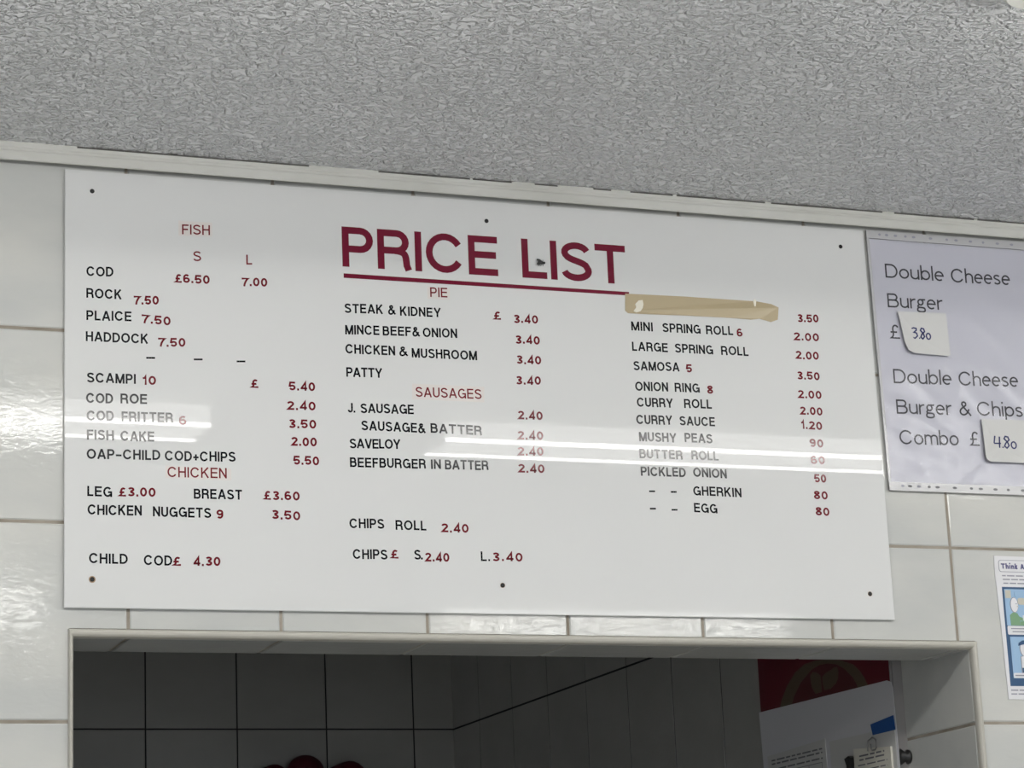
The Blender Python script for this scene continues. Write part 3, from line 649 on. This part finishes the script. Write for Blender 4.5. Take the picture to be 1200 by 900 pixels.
pr('comic_panel', rect(1.2996, 1.4290, -.2029, -.0568), 'navy', 1)
for c, x0 in enumerate((1.3027, 1.3680)):
    x1 = x0+.0585
    pr('panel_ground', rect(x0, x1, -.1140, -.0600), 'sky', 2)
    pr('caption_box', rrect(x0+.0002, x1, -.1275, -.1145, .002), 'pwhite', 2)
    pr('panel_ground', rect(x0+.003, x1, -.1915, -.1305), 'sky', 2)
    pr('caption_box', rrect(x0+.0035, x1-.001, -.1912, -.1838, .002), 'pwhite', 3)
    for z, a in ((-.1185, .006), (-.1230, .008)):
        pr('caption_print', rect(x0+a, x0+a+.028, z-.0008, z+.0008), 'pgrey', 3)
    pr('caption_print', rect(x0+.006, x0+.034, -.1884, -.1866), 'pgrey', 4)
    if c == 0:
        pr('shelf_drawing', rect(x0+.0012, x0+.0105, -.0735, -.0615), 'beige', 3)
        pr('speech_bubble', rrect(x0+.0165, x0+.046, -.0720, -.0620, .003), 'sky', 4); pr('speech_bubble', rrect(x0+.021, x0+.046, -.0830, -.0730, .003), 'beige', 4)
        pr('cartoon_head', disc(x0+.0145, -.0835, .0068, .0115), 'pgrey', 3); pr('cartoon_face', disc(x0+.0148, -.0835, .0060, .0106), 'pwhite', 4)
        pr('cartoon_nose', [(x0+.019, -.0845), (x0+.0222, -.0860), (x0+.019, -.0868)], 'beige', 5); pr('cartoon_eye', disc(x0+.0180, -.0818, .0007), 'navy', 5)
        pr('green_shirt', [(x0+.0065, -.1138), (x0+.0060, -.0985), (x0+.0115, -.0945), (x0+.0185, -.0955), (x0+.0215, -.1005), (x0+.029, -.1030), (x0+.029, -.1072), (x0+.022, -.1068), (x0+.0222, -.1138)], 'pgreen', 3)
        pr('cartoon_hand', disc(x0+.030, -.1050, .0026, .0022), 'pwhite', 5); pr('counter_drawing', rect(x0+.0225, x0+.046, -.1138, -.1075), 'pgreen', 3); pr('parcel_drawing', rect(x0+.0275, x0+.046, -.1040, -.0985), 'pwhite', 4)
        pr('cartoon_head', disc(x0+.0270, -.1480, .0098, .0125), 'pgrey', 3); pr('cartoon_face', disc(x0+.0272, -.1483, .0089, .0116), 'pwhite', 4)
        pr('cap', [(x0+.0155, -.1440), (x0+.0165, -.1395), (x0+.0225, -.1360), (x0+.036, -.1352), (x0+.039, -.1425), (x0+.029, -.1410), (x0+.021, -.1425)], 'navy', 5)
        pr('white_shirt', [(x0+.0185, -.1760), (x0+.0185, -.1600), (x0+.0250, -.1585), (x0+.044, -.1590), (x0+.044, -.1760)], 'pwhite', 5); pr('shirt_outline', [(x0+.0178, -.1838), (x0+.0178, -.1593), (x0+.0250, -.1578), (x0+.045, -.1582), (x0+.045, -.1838)], 'pgrey', 3)
        pr('trousers', rect(x0+.0190, x0+.044, -.1836, -.1766), 'navy', 4); pr('cartoon_nose', disc(x0+.0262, -.1498, .0012, .0022, 10), 'beige', 5)
for k, z in enumerate((-.2090, -.2145)):
    b = bmesh.new(); u = 1.2998
    while u < 1.42:
        q = random.uniform(.006, .014); plate(b, rect(u, u+q, z-.0009, z+.0009), FW, .0010, .0019); u += q+.0022
    obj('small_print', b, M['pgrey'], po)

# ---------------------------------------------------------------- papers on the kitchen side wall
KW = lambda u, v, t: (XS - t, u, v)
def kp(nm, pts, m, t0, t1, par=None):
    b = bmesh.new(); plate(b, pts, KW, t0, t1); return obj(nm, b, M[m], par)
rp = empty('red_poster', (XS, .43, -.25), 'dark red poster with a gold ring and leaf emblem behind the opening', 'poster')
kp('sheet', rect(.2112, .6566, -.78, .19), 'red', .0004, .0014, rp)
kp('emblem_ring', RINGO + [(.27, -.36), (.35, -.40), (.50, -.40), (.58, -.36)], 'gold', .0010, .0017, rp)
kp('emblem_ground', RINGI + [(.31, -.34), (.37, -.37), (.49, -.37), (.55, -.34)], 'maroon', .0010, .0020, rp)
kp('emblem_leaf', LEAF1, 'gold', .0010, .0023, rp); kp('emblem_leaf', LEAF2, 'gold', .0010, .0023, rp)
ws = empty('white_card_sheet', (XS, .43, -.4), 'large plain white card pinned over the lower part of the red poster', 'paper')
kp('sheet', [(.6600, -.1590), (.2157, -.1655), (.2035, -.1695), (.1990, -.1790), (.2112, -.60), (.6600, -.60)][:4] + [(.1960, -.2800), (.1940, -.60), (.6400, -.60)], 'sheet', .0024, .0032, ws)
def lines(par, x0, x1, zs, m='grey', t=.0046, hh=.0012):
    for z in zs:
        b = bmesh.new(); u = x0
        while u > x1:
            q = random.uniform(.012, .03); e = max(x1, u-q); plate(b, rect(e, u, z-hh, z+hh), KW, t-.0006, t); u -= q+.006
        obj('small_print', b, M[m], par)
f1 = empty('printed_form', (XS, .52, -.4), 'white printed form with a ruled table, left one on the white card', 'paper', 'papers on the white card')
kp('sheet', [(.6374, -.2352), (.4287, -.2294), (.4194, -.58), (.6280, -.58)], 'form', .0032, .0040, f1)
lines(f1, .622, .44, (-.2440, -.2500, -.2590)); 
for a in ((.545, .443, -.2660, -.2650), (.5445, .5435, -.33, -.2660), (.490, .489, -.33, -.2660), (.4440, .4430, -.33, -.2660)): kp('table_rule', rect(a[1], a[0], a[2], a[3]), 'grey', .0036, .0044, f1)
f2 = empty('plain_form', (XS, .3, -.4), 'white paper with a clip and blue sticker, right one on the white card', 'paper', 'papers on the white card')
kp('sheet', [(.4137, -.2358), (.2698, -.2373), (.2010, -.2376), (.2005, -.58), (.4080, -.58)], 'form', .0032, .0040, f2)
tag(kp('blue_sticker', [(.2747, -.2256), (.2015, -.2202), (.1985, -.2426), (.2697, -.2425)], 'blue', .0040, .0047), 'blue rectangular sticker near the top right of the white card', 'sticker')
rc = empty('receipt_slip', (XS, .27, -.35), 'small stack of cream receipts clipped to the paper below the blue sticker', 'receipts')
kp('slip', [(.3297, -.2571), (.2126, -.2662), (.2136, -.40), (.3342, -.39)], 'cream', .0040, .0075, rc)
lines(rc, .312, .232, (-.2705, -.2765), 'grey', .0079); lines(rc, .318, .225, (-.2845, -.2925), 'grey', .0079, .0009)
pc = bmesh.new(); tube(pc, [(XS-.0085, .282, -.266), (XS-.0085, .2815, -.2562), (XS-.0088, .278, -.2495), (XS-.0088, .2640, -.2465), (XS-.0088, .2545, -.2503), (XS-.0085, .2540, -.263), (XS-.0085, .258, -.266), (XS-.0085, .268, -.266), (XS-.0085, .271, -.263), (XS-.0085, .271, -.256)], .0011, 8)
tag(obj('paper_clip', pc, M['steel'], None, True), 'steel wire paper clip at the top of the cream receipts', 'paper clip')
bc = bmesh.new(); plate(bc, [(.3540, -.2700), (.3397, -.2668), (.3331, -.2702), (.3380, -.2841), (.3400, -.30), (.3500, -.30), (.3480, -.2816)], KW, .0040, .0120)
tag(obj('binder_clip', bc, M['black']), 'small black binder clip left of the cream receipts', 'clip')
# corner strip, its shadow put into the grey colour, with its dark rubber knob
cs = bmesh.new(); box(cs, XS-.0004, iR+.001, D-.004, D+.0008, oB, .06)
bmesh.ops.bevel(cs, geom=[e for e in cs.edges if all(abs(v.co.x-(XS-.0004)) < 1e-6 and abs(v.co.y-(D-.004)) < 1e-6 for v in e.verts)], offset=.003, segments=3, affect='EDGES')
o = obj('trim_3', cs, M['strip_shade']); o['kind'] = 'structure'
kx, ky, kz = 1.2287, .2047, -.283
kb = empty('wall_knob', (kx, ky, kz), 'round black knob on the opening side beside the receipts', 'knob')
b = bmesh.new(); tube(b, [(iR, ky, kz), (iR-.004, ky, kz), (iR-.006, ky, kz), (iR-.015, ky, kz), (iR-.019, ky, kz)], [.011, .011, .007, .0125, .008], 20); obj('cap', b, M['black'], kb, True)
b = bmesh.new(); tube(b, [(iR-.019, ky, kz), (iR-.0205, ky, kz)], [.0045, .004], 14); obj('button', b, M['steel'], kb)

# red bow on the far tiled wall
bw = empty('red_bow', (.864, YB, -.10), 'dark red bow ornament on the far tiled wall behind the opening', 'ornament')
b = bmesh.new(); ball(b, (.8640, YB-.030, -.1015), .043, .030, .040, 24, 14); obj('knot', b, M['bow'], bw, True)
for c, rx, rz in (((.9520, YB-.024, -.118), .058, .041), ((.7820, YB-.024, -.118), .050, .034)):
    b = bmesh.new(); ball(b, c, rx, .024, rz, 24, 14)
    for v in b.verts:
        k = (v.co.x-c[0])/rx; v.co.z += .006*math.sin(k*3)
    obj('loop', b, M['bow'], bw, True)
for s in (-1, 1):
    b = bmesh.new(); plate(b, [(.864+s*.005, -.13), (.864+s*.035, -.13), (.864+s*.060, -.26), (.864+s*.042, -.25), (.864+s*.025, -.265)], lambda u, v, t: (u, YB-t, v), .002, .012); obj('tail', b, M['bow'], bw)
